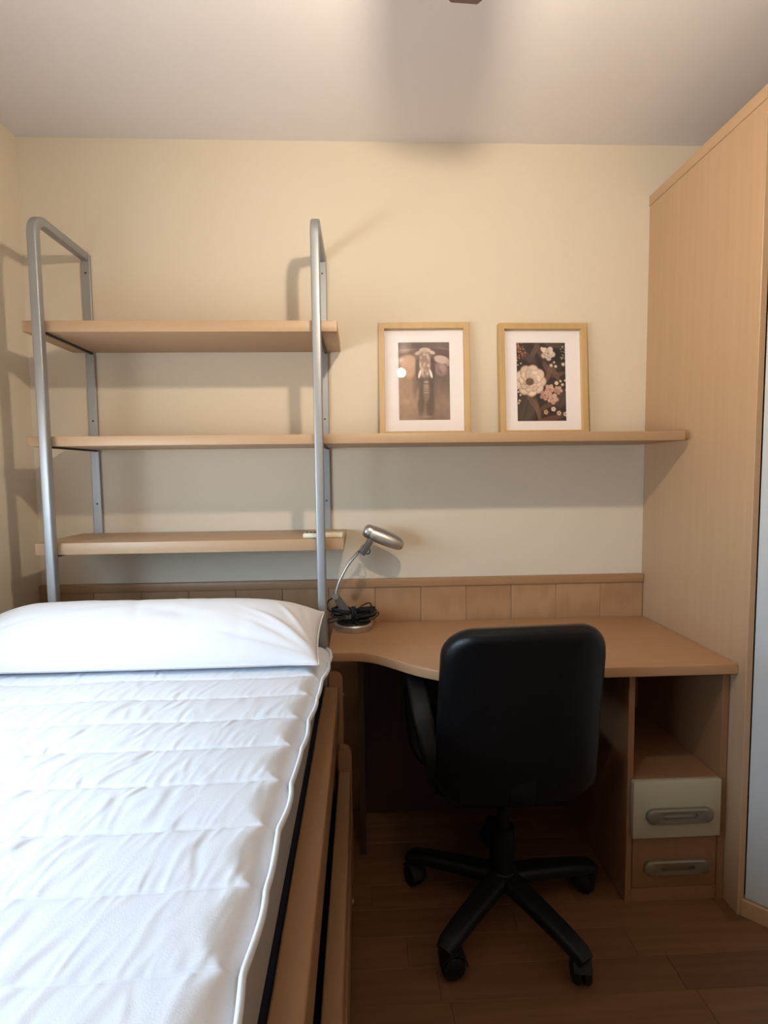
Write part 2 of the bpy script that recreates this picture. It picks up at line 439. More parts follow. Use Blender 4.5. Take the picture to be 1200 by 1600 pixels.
# ------------------------------------------------------------------ pictures
def soft(X, Y, cx, cy, rx, ry, rot=0.0, edge=0.35):
    c, s = math.cos(rot), math.sin(rot)
    u = ((X - cx) * c + (Y - cy) * s) / rx; v = (-(X - cx) * s + (Y - cy) * c) / ry
    d = np.sqrt(u * u + v * v)
    return np.clip((1 + edge / 2 - d) / edge, 0, 1)
def put(img, a, col):
    img[:] = img * (1 - a[..., None]) + np.array(col, float)[None, None, :] * a[..., None]
def noise2(h, w_, n, seed):
    r = np.random.RandomState(seed); g = r.rand(n + 2, n + 2)
    yy, xx = np.meshgrid(np.linspace(0, n, h), np.linspace(0, n, w_), indexing='ij')
    i, j = yy.astype(int), xx.astype(int); fy, fx = yy - i, xx - j
    fy = fy * fy * (3 - 2 * fy); fx = fx * fx * (3 - 2 * fx)
    return (g[i, j] * (1 - fy) * (1 - fx) + g[i + 1, j] * fy * (1 - fx) + g[i, j + 1] * (1 - fy) * fx + g[i + 1, j + 1] * fy * fx)

def elephant(h, w_):
    Y, X = np.meshgrid(np.linspace(0, 1.5, h), np.linspace(0, 1, w_), indexing='ij')
    img = np.zeros((h, w_, 3))
    img[:] = np.array([104, 86, 80.])
    lo = np.clip((Y - 0.5) / 0.6, 0, 1)
    img += lo[..., None] * np.array([34, 30, 20.])
    img += (np.clip(1 - X / 0.6, 0, 1) * np.clip((Y - 0.25) / 0.3, 0, 1))[..., None] * np.array([34, 28, 22.])
    n = noise2(h, w_, 5, 3) * 0.6 + noise2(h, w_, 16, 4) * 0.4
    img *= (0.84 + 0.30 * n)[..., None]
    P_ = lambda cx, cy, rx, ry, ro, e, k, col: put(img, soft(X, Y, cx, cy, rx, ry, ro, e) * k, col)
    P_(0.14, 0.66, 0.28, 0.42, 0, 1.2, 0.5, (196, 164, 136))
    # body behind the head and front legs
    P_(0.52, 0.78, 0.22, 0.42, 0, 0.5, 0.7, (108, 92, 82))
    P_(0.445, 1.08, 0.075, 0.32, 0.05, 0.5, 0.8, (98, 84, 68)); P_(0.60, 1.10, 0.085, 0.34, -0.03, 0.5, 0.85, (92, 76, 64))
    P_(0.37, 1.02, 0.035, 0.14, 0.1, 0.7, 0.6, (172, 148, 132)); P_(0.515, 1.20, 0.02, 0.18, 0, 0.7, 0.5, (138, 120, 104))
    # left ear
    P_(0.20, 0.27, 0.19, 0.13, 0.0, 0.25, 0.95, (132, 112, 100)); P_(0.18, 0.155, 0.17, 0.02, -0.08, 0.6, 0.7, (176, 152, 140))
    P_(0.19, 0.38, 0.16, 0.14, -0.1, 0.35, 0.95, (208, 178, 154)); P_(0.23, 0.53, 0.11, 0.16, 0.15, 0.5, 0.85, (204, 170, 140))
    P_(0.11, 0.30, 0.06, 0.05, 0.3, 0.8, 0.5, (172, 148, 130))
    # right ear
    P_(0.84, 0.20, 0.16, 0.07, 0.15, 0.3, 0.95, (96, 75, 70)); P_(0.86, 0.135, 0.14, 0.015, 0.15, 0.6, 0.6, (146, 122, 116))
    P_(0.82, 0.52, 0.12, 0.14, -0.4, 0.35, 0.95, (150, 122, 118)); P_(0.85, 0.50, 0.06, 0.08, -0.5, 0.6, 0.7, (180, 152, 148)); P_(0.80, 0.56, 0.03, 0.06, -0.5, 0.7, 0.5, (120, 94, 92))
    P_(0.83, 0.34, 0.145, 0.075, 0.22, 0.3, 1.0, (206, 184, 174)); P_(0.95, 0.40, 0.04, 0.07, -0.3, 0.5, 0.8, (190, 166, 158))
    # head
    P_(0.52, 0.42, 0.185, 0.30, 0, 0.2, 1.0, (136, 116, 106))
    P_(0.385, 0.52, 0.045, 0.20, 0.05, 0.5, 0.9, (104, 87, 78)); P_(0.665, 0.50, 0.045, 0.21, -0.05, 0.5, 0.95, (86, 69, 64))
    P_(0.52, 0.16, 0.11, 0.045, 0, 0.35, 1.0, (214, 192, 182)); P_(0.385, 0.215, 0.06, 0.032, -0.45, 0.4, 1.0, (204, 182, 172)); P_(0.655, 0.205, 0.065, 0.032, 0.4, 0.4, 1.0, (212, 190, 180))
    # brow and trunk
    P_(0.515, 0.42, 0.105, 0.27, 0, 0.25, 1.0, (186, 162, 148)); P_(0.515, 0.24, 0.07, 0.05, 0, 0.5, 0.6, (150, 128, 118))
    m = noise2(h, w_, 30, 9)
    put(img, soft(X, Y, 0.515, 0.44, 0.10, 0.26, 0, 0.4) * (m > 0.58) * 0.55, (226, 206, 192))
    put(img, soft(X, Y, 0.515, 0.44, 0.10, 0.26, 0, 0.4) * (m < 0.40) * 0.45, (132, 110, 98))
    P_(0.54, 0.73, 0.15, 0.06, 0, 0.6, 0.8, (98, 78, 70)); P_(0.64, 0.82, 0.05, 0.06, 0, 0.6, 0.8, (92, 74, 64))
    P_(0.54, 0.92, 0.06, 0.22, 0, 0.5, 0.85, (150, 130, 116))
    put(img, soft(X, Y, 0.535, 0.85, 0.07, 0.3, 0, 0.5) * (0.5 + 0.5 * np.sin(Y * 90)) * 0.4, (106, 88, 78))
    for cy, k in ((0.765, 0.8), (0.835, 0.6), (0.87, 0.6), (0.92, 0.5), (0.97, 0.5)): P_(0.535, cy, 0.05, 0.012, 0, 0.6, k, (206, 184, 170))
    P_(0.415, 0.61, 0.022, 0.085, 0.25, 0.35, 1.0, (246, 232, 222)); P_(0.63, 0.61, 0.022, 0.085, -0.25, 0.35, 1.0, (250, 238, 228))
    P_(0.54, 1.42, 0.10, 0.02, 0, 0.9, 0.5, (172, 152, 136))
    return img

def floral(h, w_):
    Y, X = np.meshgrid(np.linspace(0, 1.57, h), np.linspace(0, 1, w_), indexing='ij')
    img = np.zeros((h, w_, 3)); img[:] = (44, 33, 28)
    img *= (0.7 + 0.55 * noise2(h, w_, 6, 7))[..., None]
    r = random.Random(11)
    for cx, cy, rx, ry, ro, col in ((0.36, 0.2, 0.05, 0.22, 0.5, (84, 66, 58)), (0.47, 0.18, 0.05, 0.2, -0.5, (78, 58, 50)), (0.25, 0.3, 0.18, 0.07, 0.6, (62, 52, 50)),
                                    (0.66, 0.60, 0.05, 0.2, 0.35, (100, 74, 66)), (0.76, 0.6, 0.05, 0.2, -0.55, (92, 68, 58)), (0.84, 0.64, 0.15, 0.04, -0.3, (84, 60, 52)), (0.6, 0.5, 0.05, 0.14, -0.4, (86, 66, 58)),
                                    (0.2, 1.3, 0.2, 0.3, 0.3, (66, 55, 46)), (0.33, 1.2, 0.05, 0.28, -0.6, (88, 68, 58)), (0.42, 1.35, 0.04, 0.25, -0.2, (96, 70, 60)), (0.1, 1.25, 0.06, 0.24, 0.4, (52, 44, 38)),
                                    (0.9, 1.12, 0.12, 0.18, 0.5, (66, 54, 48)), (0.62, 1.25, 0.2, 0.05, -0.5, (76, 60, 52)), (0.75, 0.05, 0.2, 0.06, 0.2, (70, 56, 50)), (0.7, 1.5, 0.25, 0.05, -0.2, (88, 52, 46))):
        a = soft(X, Y, cx, cy, rx, ry, ro, 0.5); put(img, a * 0.85, [min(255, c_ * 1.3) for c_ in col])
        put(img, soft(X, Y, cx, cy, rx * 0.12 if rx < ry else rx, ry if rx < ry else ry * 0.12, ro, 0.8) * 0.35, (40, 30, 26))
    def bloom(cx, cy, R, n, light, dark, heart=None, layers=3):
        for L in range(layers):
            rr = R * (1 - L * 0.27)
            for i in range(n):
                a = 2 * PI * (i + 0.5 * L) / n + 0.3 * cx
                px, py = cx + rr * 0.62 * math.cos(a), cy + rr * 0.62 * math.sin(a)
                k = r.uniform(0.9, 1.05)
                put(img, soft(X, Y, px, py, rr * 0.44, rr * 0.40, a, 0.16), dark)
                put(img, soft(X, Y, px + 0.006, py - 0.006, rr * 0.40, rr * 0.36, a, 0.4), [min(255, c * k) for c in light])
        if heart:
            put(img, soft(X, Y, cx - 0.01, cy + 0.02, R * 0.27, R * 0.24, 0, 0.3), heart)
            for i in range(16):
                a = r.random() * 6.28; q = r.random() * R * 0.22
                put(img, soft(X, Y, cx + q * math.cos(a), cy + q * math.sin(a), 0.012, 0.012, 0, 0.8) * 0.7, (140, 112, 84))
    bloom(0.28, 0.76, 0.30, 9, (226, 204, 186), (164, 134, 116), (92, 66, 52))
    bloom(0.64, 0.23, 0.14, 5, (222, 204, 190), (150, 124, 110), None, 3)
    put(img, soft(X, Y, 0.54, 0.15, 0.035, 0.06, -0.6, 0.3), (228, 210, 196))
    bloom(0.66, 0.93, 0.10, 5, (208, 170, 152), (150, 112, 98))
    bloom(0.83, 0.95, 0.085, 5, (200, 160, 142), (140, 102, 90))
    bloom(0.56, 1.05, 0.10, 5, (198, 156, 140), (138, 100, 88))
    bloom(0.72, 1.12, 0.11, 5, (214, 176, 158), (150, 112, 98))
    for cx, cy, q in ((0.70, 0.46, 0.03), (0.76, 0.40, 0.022), (0.79, 0.48, 0.03), (0.94, 0.44, 0.035), (0.80, 0.81, 0.04), (0.88, 0.77, 0.024), (0.92, 0.84, 0.028), (0.97, 0.76, 0.02),
                      (0.02, 0.91, 0.022), (0.04, 0.98, 0.02), (0.08, 1.04, 0.02), (0.06, 1.15, 0.024), (0.04, 1.2, 0.02), (0.1, 0.42, 0.015), (0.04, 0.45, 0.014), (0.99, 0.95, 0.02), (0.02, 0.36, 0.014)):
        put(img, soft(X, Y, cx, cy, q, q, 0, 0.4), (216, 200, 178))
    for cx, cy, col in ((0.73, 1.32, (226, 214, 196)), (0.58, 1.38, (196, 160, 120)), (0.84, 1.40, (200, 184, 160)), (0.97, 1.42, (204, 190, 166))):
        for i in range(5):
            a = 2 * PI * i / 5
            put(img, soft(X, Y, cx + 0.026 * math.cos(a), cy + 0.026 * math.sin(a), 0.022, 0.022, 0, 0.4), col)
        put(img, soft(X, Y, cx, cy, 0.014, 0.014, 0, 0.5), (120, 80, 50))
    for i in range(60):
        a = r.random() * 6.28; q = 0.14 * math.sqrt(r.random())
        put(img, soft(X, Y, 0.08 + q * math.cos(a) * 0.9, 0.18 + q * math.sin(a) * 1.2, 0.012, 0.012, 0, 0.6) * 0.9, r.choice([(190, 116, 84), (206, 150, 116), (150, 84, 62)]))
    for i in range(22):
        put(img, soft(X, Y, r.uniform(0.88, 0.99), r.uniform(0.08, 0.34), 0.01, 0.01, 0, 0.6) * 0.9, (206, 186, 160))
    return img

ZM = 1.4256
def picture(name, label, x0, x1, px0, px1, pz0, pz1, ztop, paint, tilt, turn, ybase):
    """box frame leaning back against the wall; local y = 0 is the front face, leaning by tilt degrees"""
    W = x1 - x0; H = ztop - 0.003; fwid = 0.0215; dep = 0.032
    t = thing(name, label, 'picture', ((x0 + x1) / 2, ybase, ZM + dep * math.sin(math.radians(tilt))), 'framed prints leaning on the middle shelf')
    R = Matrix.Rotation(math.radians(turn), 4, 'Z') @ Matrix.Rotation(math.radians(-tilt), 4, 'X')
    def fin(b, pn, mat, sm=False, par=None):
        bmesh.ops.transform(b, matrix=Matrix.Translation(t.location) @ R, verts=b.verts)
        return obj(pn, b, mat, par or t, sm)
    # mitred moulding
    b = bmesh.new(); rings = []
    for (cx, cz, ux, uz) in ((-W / 2, 0, 1, 1), (W / 2, 0, -1, 1), (W / 2, H, -1, -1), (-W / 2, H, 1, -1)):
        pr = [(0, 0.0015), (0, dep), (fwid, dep), (fwid, 0.001), (fwid - 0.001, 0.0), (0.0015, 0.0)]
        rings.append([b.verts.new((cx + ux * a, d, cz + uz * a)) for a, d in pr])
    for k in range(4):
        A, B = rings[k], rings[(k + 1) % 4]
        for i in range(6): b.faces.new((A[i], A[(i + 1) % 6], B[(i + 1) % 6], B[i]))
    fin(b, 'frame', M_FRAME)
    iw, ih0, ih1 = W / 2 - fwid + 0.0004, fwid - 0.0004, H - fwid + 0.0004
    # mount with a window cut in it
    cx = (x0 + x1) / 2
    a0, a1, c0, c1 = px0 - cx, px1 - cx, pz0 - 0.003, pz1 - 0.003
    b = bmesh.new()
    ym = 0.0185
    o4 = [(-iw, ih0), (iw, ih0), (iw, ih1), (-iw, ih1)]; i4 = [(a0, c0), (a1, c0), (a1, c1), (a0, c1)]
    vo = [b.verts.new((x_, ym, z_)) for x_, z_ in o4]; vi = [b.verts.new((x_, ym, z_)) for x_, z_ in i4]
    vb = [b.verts.new((x_ + (0.0012 if x_ < (a0 + a1) / 2 else -0.0012), ym + 0.0016, z_ + (0.0012 if z_ < (c0 + c1) / 2 else -0.0012))) for x_, z_ in i4]
    for k in range(4):
        j = (k + 1) % 4
        b.faces.new((vo[k], vo[j], vi[j], vi[k])); b.faces.new((vi[k], vi[j], vb[j], vb[k]))
    vbk = [b.verts.new((x_, ym + 0.0018, z_)) for x_, z_ in o4]
    for k in range(4): b.faces.new((vo[k], vbk[k], vbk[(k + 1) % 4], vo[(k + 1) % 4]))
    fin(b, 'mount', M_MAT)
    # print: one vertex per dot of ink
    h, w_ = 150, 100
    img = paint(h, w_)
    zz, xx = np.meshgrid(np.linspace(c1 + 0.002, c0 - 0.002, h), np.linspace(a0 - 0.002, a1 + 0.002, w_), indexing='ij')
    P = np.stack([xx, np.full_like(xx, ym + 0.0020), zz], -1)
    me = grid_mesh('print', P)
    me.transform(R)
    o = bpy.data.objects.new('print', me); C.objects.link(o); o.parent = t; me.materials.append(M_INK)
    c = img.reshape(-1, 3) / 255.0
    lin = np.where(c <= 0.04045, c / 12.92, ((np.clip(c, 0, 1) + 0.055) / 1.055) ** 2.4)
    at = me.color_attributes.new('ink', 'FLOAT_COLOR', 'POINT')
    at.data.foreach_set('color', np.concatenate([lin, np.ones((len(lin), 1))], 1).ravel())
    fin(box(-iw, iw, 0.0145, 0.0165, ih0, ih1), 'glass', M_GLASS)
    fin(box(-iw, iw, ym + 0.004, dep - 0.002, ih0, ih1), 'backing', M_GREYPL)
    return t

picture('picture_frame', 'left pine framed print of a walking elephant leaning on the middle shelf', 0.070, 0.402, 0.142, 0.331, 0.067, 0.355, 0.421, elephant, 5.3, -1.4, -0.062)
picture('picture_frame', 'right pine framed print of white flowers on black leaning on the middle shelf', 0.511, 0.840, 0.580, 0.765, 0.060, 0.352, 0.418, floral, 5.0, 0.6, -0.062)

# ------------------------------------------------------------------ desk
dk = thing('desk', 'beech desk with a curved front edge along the wall behind the chair', 'desk', (0.5, -0.3, 0))
curve = catmull([(0.30, -0.553, 0), (0.262, -0.552, 0), (0.215, -0.542, 0), (0.152, -0.500, 0), (0.098, -0.447, 0), (0.043, -0.396, 0), (-0.005, -0.370, 0), (-0.06, -0.363, 0), (-0.112, -0.363, 0)], 6)
poly = [(-0.112, -0.0255), (1.0775, -0.0255), (1.0775, -0.553), (0.8, -0.553), (0.5, -0.553)] + [(p.x, p.y) for p in curve]
obj('desktop', prism(poly, 0.7095, 0.74, 0.003, seg=3), M_DESK, dk, 35)
obj('support_panel', box(-0.020, 0.0, -0.27, -0.027, 0.0, 0.709, 0.001, 1), M_SHADEWOOD, dk)
mp_ = obj('added_shade_panel', box(0.0005, 0.7745, -0.043, -0.027, 0.0005, 0.709, 0.001, 1), M_SHADEWOOD, dk); mp_['label'] = 'added dark panel for the shade at the back of the knee space'  # added sheet that darkens the knee space in place of shade

du = thing('drawer_unit', 'beech drawer pedestal with one cream drawer under the right end of the desk', 'drawer unit', (0.92, -0.3, 0))
X0, X1, YF = 0.775, 1.0765, -0.522
obj('side_panel', box(X0, X0 + 0.018, YF, -0.026, 0, 0.709, 0.001, 1), M_DESK_Z_SHADED, du)
obj('side_panel', box(X1 - 0.020, X1, YF, -0.026, 0, 0.709, 0.001, 1), M_DESK_Z_SHADED, du)
obj('back_panel', box(X0 + 0.018, X1 - 0.020, -0.036, -0.027, 0.04, 0.709), M_DESK_Z_SHADED, du)
obj('shelf', box(X0 + 0.0185, X1 - 0.0205, YF + 0.006, -0.037, 0.366, 0.384, 0.001, 1), M_DESK_Z_SHADED, du)
obj('plinth', box(X0 + 0.0185, X1 - 0.0205, YF + 0.002, YF + 0.02, 0, 0.042, 0.001, 1), M_DESK_Z_SHADED, du)
def drawer(z0, z1, mat, yo, lab):
    xa, xb = X0 + (0.0105 if yo < YF else 0.0205), X1 - 0.0225 if yo >= YF else X1 - 0.0265
    b = box(xa, xb, yo, yo + 0.018, z0, z1, 0.0025, 2)
    d = obj('drawer', b, mat, du, 40); d['label'] = lab
    b2 = box(X0 + 0.026, X1 - 0.030, yo + 0.018, -0.08, z0 + 0.012, z1 - 0.03)
    obj('drawer_box', b2, M_DESK, d)
    zc = (z0 + z1) / 2 - 0.016; xc = (xa + xb) / 2 + 0.004
    # oval pull: a stadium plate with a pierced slot and a raised grip bar
    b = bmesh.new()
    L, r, n = 0.078, 0.0225, 10
    def stad(L_, r_, y_):
        v = []
        for sgn in (1, -1):
            for i in range(n + 1):
                a = -PI / 2 + PI * i / n
                v.append(b.verts.new((xc + sgn * (L_ + r_ * math.cos(a)), y_, zc + sgn * r_ * math.sin(a))))
        return v
    ys = yo - 0.0005
    rings = [stad(L, r, ys), stad(L, r, ys - 0.010), stad(L - 0.003, r - 0.004, ys - 0.014), stad(L * 0.56, r * 0.38, ys - 0.013), stad(L * 0.56, r * 0.38, ys - 0.001)]
    for A, B in zip(rings, rings[1:]):
        for i in range(len(A)): b.faces.new((A[i], A[(i + 1) % len(A)], B[(i + 1) % len(A)], B[i]))
    obj('handle', b, M_PEWTER, d, 40)
drawer(0.214, 0.388, M_CREAM, YF - 0.019, 'cream lacquered drawer front')
drawer(0.045, 0.211, M_DESK_Z_SHADED, YF + 0.0, 'wooden lower drawer front')

# ------------------------------------------------------------------ desk lamp
LB = Vector((-0.034, -0.098, 0.7402))
lp = thing('desk_lamp', 'silver desk lamp with black cord wound on its base at left end of desk', 'lamp', LB)
obj('base', lathe([(0, 0), (0.068, 0), (0.0705, 0.003), (0.0705, 0.020), (0.067, 0.024), (0, 0.0245)], LB, 40), M_CHROME, lp, 40)
obj('base_cover', lathe([(0, 0.0246), (0.062, 0.0246), (0.058, 0.030), (0.03, 0.034), (0, 0.035)], LB, 36), M_BLACK, lp, 40)
J0 = Vector((-0.098, -0.10, 0.861))
foot = Vector((-0.040, -0.095, 0.765))
b = sweep([foot, foot.lerp(J0, 0.5), J0], rrect(0.030, 0.026, 0.004, 2), scale=[1.3, 1.0, 0.75])
obj('lever', b, M_GREYPL, lp, 50)
b = rod(J0 + Vector((0.0, -0.016, 0)), J0 + Vector((0.0, 0.016, 0)), 0.0115, 18)
obj('joint', b, M_CHROME, lp, 40)
arm = catmull([J0, (-0.091, -0.10, 0.889), (-0.079, -0.10, 0.921), (-0.048, -0.10, 0.976), (-0.014, -0.10, 1.016), (0.003, -0.10, 1.034)], 6)
obj('arm', sweep(arm, circ(0.0050, 10)), M_CHROME, lp, True)
J1 = Vector((0.003, -0.10, 1.036))
b = box(-0.008, 0.014, -0.109, -0.091, -0.012, 0.048, 0.004, 2)
bmesh.ops.transform(b, matrix=Matrix.Translation(J1) @ Matrix.Rotation(math.radians(32), 4, 'Y'), verts=b.verts)
obj('head_joint', b, M_GREYPL, lp, 40)
obj('joint', rod(J1 + Vector((0.0, -0.012, 0.0)), J1 + Vector((0.0, 0.012, 0)), 0.0075, 14), M_CHROME, lp, 40)
# head: a long rounded hood, open below
A0 = Vector((0.0075, -0.10, 1.099)); A1 = Vector((0.150, -0.112, 1.040))
ax = (A1 - A0).normalized(); side = Vector((0, 1, 0)); side = (side - ax * ax.dot(side)).normalized(); upv = side.cross(ax)
if upv.z < 0: upv = -upv
Lh = (A1 - A0).length
b = bmesh.new(); rings = []
stations = [(0.0, 0.010), (0.003, 0.0175), (0.010, 0.0225), (0.020, 0.0240), (0.027, 0.0235), (0.029, 0.0235), (0.031, 0.0275), (0.05, 0.0290), (0.08, 0.0290), (0.11, 0.0280), (0.13, 0.0255), (0.142, 0.0215), (0.150, 0.0150), (0.1535, 0.007)]
for s_, r_ in stations:
    p = A0 + ax * (s_ * Lh / 0.1545); ring = []
    hood = s_ > 0.03
    for i in range(28):
        a = 2 * PI * i / 28
        cx_, cz_ = math.cos(a), math.sin(a)
        if hood and cz_ < -0.62: cz_ = -0.62 - 0.02 * (-cz_ - 0.62)
        wk = 1.18 if hood else 1.0
        ring.append(b.verts.new(p + side * (r_ * cx_ * wk) + upv * (r_ * cz_ * (1.12 if hood else 1.08) - (0.004 if hood else 0))))
    rings.append(ring)
for A, B in zip(rings, rings[1:]):
    for i in range(28): b.faces.new((A[i], A[(i + 1) % 28], B[(i + 1) % 28], B[i]))
b.faces.new(rings[0]); b.faces.new(rings[-1])
obj('lamp_head', b, M_CHROME, lp, 45)
p = A0 + ax * 0.045 - upv * 0.0105
obj('bulb', rod(p, p + ax * 0.085, 0.008, 12), M_WHITE, lp, True)
# cord: a loop at the head and the coil tied round the base
b = sweep(catmull([(0.018, -0.103, 1.062), (0.020, -0.106, 1.043), (0.028, -0.108, 1.024), (0.024, -0.107, 1.013), (0.010, -0.106, 1.014), (-0.008, -0.105, 1.021), (-0.014, -0.103, 1.018)], 6), circ(0.0022, 6))
obj('head_wire', b, M_CORD, lp, True); b = None
rc_ = random.Random(5)
zb = LB.z + 0.036
def loop(pts):
    global b
    b = sweep(catmull([(LB.x + x_, LB.y + y_, LB.z + z_) for x_, y_, z_ in pts], 6, closed=False), circ(0.0026, 6), bm=b)
for k in range(11):
    a = rc_.uniform(-0.5, 0.5); ra = rc_.uniform(0.055, 0.085); rb = rc_.uniform(0.018, 0.036); z0 = 0.036 + 0.0032 * k
    pts = []
    for i in range(13):
        t_ = 2 * PI * i / 12
        x_ = ra * math.cos(t_); y_ = rb * math.sin(t_) * (0.35 + 0.65 * abs(math.cos(t_)))
        pts.append((x_ * math.cos(a) - y_ * math.sin(a), x_ * math.sin(a) * 0.5 + y_ * math.cos(a), z0 + 0.012 * abs(math.cos(t_)) * rc_.uniform(0.3, 1.2)))
    loop(pts)
loop([(0.00, 0.0, 0.058), (0.03, -0.005, 0.082), (0.055, -0.01, 0.094), (0.064, -0.01, 0.085), (0.062, -0.01, 0.07), (0.045, -0.01, 0.058), (0.02, -0.01, 0.055)])
loop([(-0.02, -0.01, 0.055), (-0.06, -0.02, 0.058), (-0.090, -0.02, 0.075), (-0.093, -0.01, 0.098), (-0.080, 0.005, 0.108), (-0.062, 0.012, 0.112), (-0.052, 0.012, 0.118)])
loop([(-0.03, -0.02, 0.045), (-0.07, -0.03, 0.034), (-0.092, -0.03, 0.032), (-0.094, -0.03, 0.040), (-0.07, -0.03, 0.047), (-0.03, -0.02, 0.050)])
loop([(0.02, -0.03, 0.048), (0.06, -0.03, 0.054), (0.088, -0.02, 0.062), (0.086, -0.02, 0.050), (0.06, -0.03, 0.038), (0.02, -0.04, 0.036)])
for k in range(3):                                                 # the tie across the coil
    t_ = -0.006 + 0.006 * k
    loop([(t_, -0.040, 0.045), (t_ + 0.004, -0.042, 0.065), (t_, -0.02, 0.078), (t_, 0.01, 0.076), (t_, 0.03, 0.06), (t_, 0.032, 0.045)])
co = obj('cord', b, M_CORD, lp, True)
b = box(-0.006, 0.006, -0.011, 0.011, -0.006, 0.006, 0.003, 2)
bmesh.ops.transform(b, matrix=Matrix.Translation(LB + Vector((0.008, -0.052, 0.034))) @ Matrix.Rotation(0.5, 4, 'Z'), verts=b.verts)
pg = obj('plug', b, M_BLACK, co, 40)

# ------------------------------------------------------------------ bed, trundle, mattress, quilt, pillow
HB = -0.325                                                        # head end
FB = -2.28
bd = thing('bed_frame', 'beech bed frame along the left wall under the white mattress', 'bed', (-0.64, -1.3, 0))
def rounded_post(x0, x1, y0, y1, z1, r=0.028):
    """upright board whose top is rounded along the depth"""
    b = bmesh.new(); pts = [(x0, 0.0), (x1, 0.0)]
    for i in range(9):
        a = PI / 2 * i / 8; pts.append((x1 - r + r * math.cos(a), z1 - r + r * math.sin(a)))
    for i in range(5):
        a = PI / 2 + PI / 2 * i / 4; q = 0.010; pts.append((x0 + q + q * math.cos(a), z1 - q + q * math.sin(a)))
    f = b.faces.new([b.verts.new((x_, y0, z_)) for x_, z_ in pts])
    r_ = bmesh.ops.extrude_face_region(b, geom=[f])
    bmesh.ops.translate(b, vec=(0, y1 - y0, 0), verts=[v for v in r_['geom'] if isinstance(v, bmesh.types.BMVert)])
    bmesh.ops.bevel(b, geom=[e_ for e_ in b.edges if abs(e_.verts[0].co.y - e_.verts[1].co.y) < 1e-6], offset=0.003, segments=2, affect='EDGES')
    return b
lg = obj('leg', rounded_post(-0.1125, -0.068, -0.345, -0.308, 0.672), M_BED_Z, bd, 40)
obj('bolt', lathe([(0, 0), (0.005, 0), (0.0045, 0.003), (0, 0.004)], (-0.068, -0.326, 0.588), 12, rot=direction((1, 0, 0))), M_CHROME, lg, True)
obj('leg', rounded_post(-0.128, -0.068, FB - 0.037, FB, 0.672), M_BED_Z, bd, 40)
for yy_ in (-0.345, FB - 0.037):
    b = rounded_post(-1.178, -1.125, yy_, yy_ + 0.037, 0.652); obj('leg', b, M_BED_Z, bd, 40)
obj('side_rail', box(-0.128, -0.080, FB, -0.345, 0.520, 0.624, 0.005, 3), M_BED, bd, 40)
obj('side_rail', box(-1.178, -1.135, FB, -0.345, 0.520, 0.624, 0.005, 3), M_BED, bd, 40)
obj('head_rail', box(-1.124, -0.129, -0.370, -0.347, 0.42, 0.60, 0.004, 2), M_BED_Z, bd)
obj('foot_rail', box(-1.124, -0.129, FB - 0.035, FB - 0.012, 0.42, 0.60, 0.004, 2), M_BED_Z, bd)
obj('bed_base', box(-1.134, -0.129, FB, -0.371, 0.575, 0.618, 0.003, 1), M_NAVY, bd)
FT = FB + 0.045
td = thing('trundle_bed', 'lower pull-out beech trundle bed under the bed frame', 'bed', (-0.6, -1.3, 0))
lg = obj('leg', rounded_post(-0.086, -0.043, -0.385, -0.348, 0.437, 0.026), M_BED_Z, td, 40)
obj('leg', rounded_post(-0.086, -0.043, FT - 0.037, FT, 0.437, 0.026), M_BED_Z, td, 40)
obj('side_rail', box(-0.084, -0.046, FT, -0.385, 0.262, 0.366, 0.005, 3), M_BED, td, 40)
obj('lower_board', box(-0.062, -0.044, FT, -0.385, 0.055, 0.20, 0.003, 2), M_BED, td, 40)
lb = obj('bolt', lathe([(0, 0), (0.007, 0), (0.0065, 0.004), (0.003, 0.006), (0, 0.006)], (-0.044, -0.56, 0.075), 12, rot=direction((1, 0, 0))), M_CHROME, td, True)
obj('base', box(-1.10, -0.085, FT, -0.386, 0.262, 0.30), M_NAVY, td)
obj('mattress', box(-1.10, -0.10, FT + 0.02, -0.40, 0.301, 0.43, 0.02, 3), M_NAVY, td, 40)
for yy_ in (-0.42, -2.15):
    for xx_ in (-1.0, -0.15):
        obj('caster', rod((xx_ - 0.012, yy_, 0.03), (xx_ + 0.012, yy_, 0.03), 0.03, 16, bm=box(xx_ - 0.02, xx_ + 0.02, yy_ - 0.02, yy_ + 0.02, 0.045, 0.262)), M_BLACK, td, 40)

mt = tag(obj('mattress', box(-1.170, -0.1345, FB + 0.02, -0.352, 0.6245, 0.752, 0.02, 4), M_MATT, None, 50, centre=True), 'grey-white mattress side showing below the quilted cover on the bed', 'mattress')

# quilted cover
QY0, QY1 = -0.362, FB + 0.01
SEAM0, SP = -0.632, 0.1216
def xedge(Y):
    e_ = np.interp(-Y, [0.36, 0.40, 0.46, 0.55, 0.67, 0.77, 0.95, 1.2, 1.46, 2.3], [-0.118, -0.101, -0.094, -0.100, -0.109, -0.114, -0.122, -0.130, -0.132, -0.134])
    f = ((Y - SEAM0 - 0.006) / SP); f = f - np.floor(f)
    return e_ + 0.0045 * np.sin(PI * f) ** 0.8 - 0.003 + 0.002 * np.sin(Y * 31)
ny, nx = 560, 430
rs = np.random.RandomState(3)
tY = np.linspace(QY0, QY1, ny)
uu = np.linspace(0, 1, nx)
Xl = -1.176
XE = xedge(tY)
Xg = Xl + (XE[:, None] - Xl) * uu[None, :]
Yg = np.repeat(tY[:, None], nx, 1)
Ys = Yg - 0.012 * (Xg + 0.10) + 0.003 * np.sin(Xg * 14)             # seams run slightly askew
band = (Ys - SEAM0) / SP
kb = np.floor(band); fb = band - kb
dedge = XE[:, None] - Xg
amp = np.clip(dedge / 0.05, 0, 1)
puff = 0.0085 * np.sin(PI * fb) ** 0.6
Z = 0.768 + puff
dseam = np.minimum(fb, 1 - fb) * SP
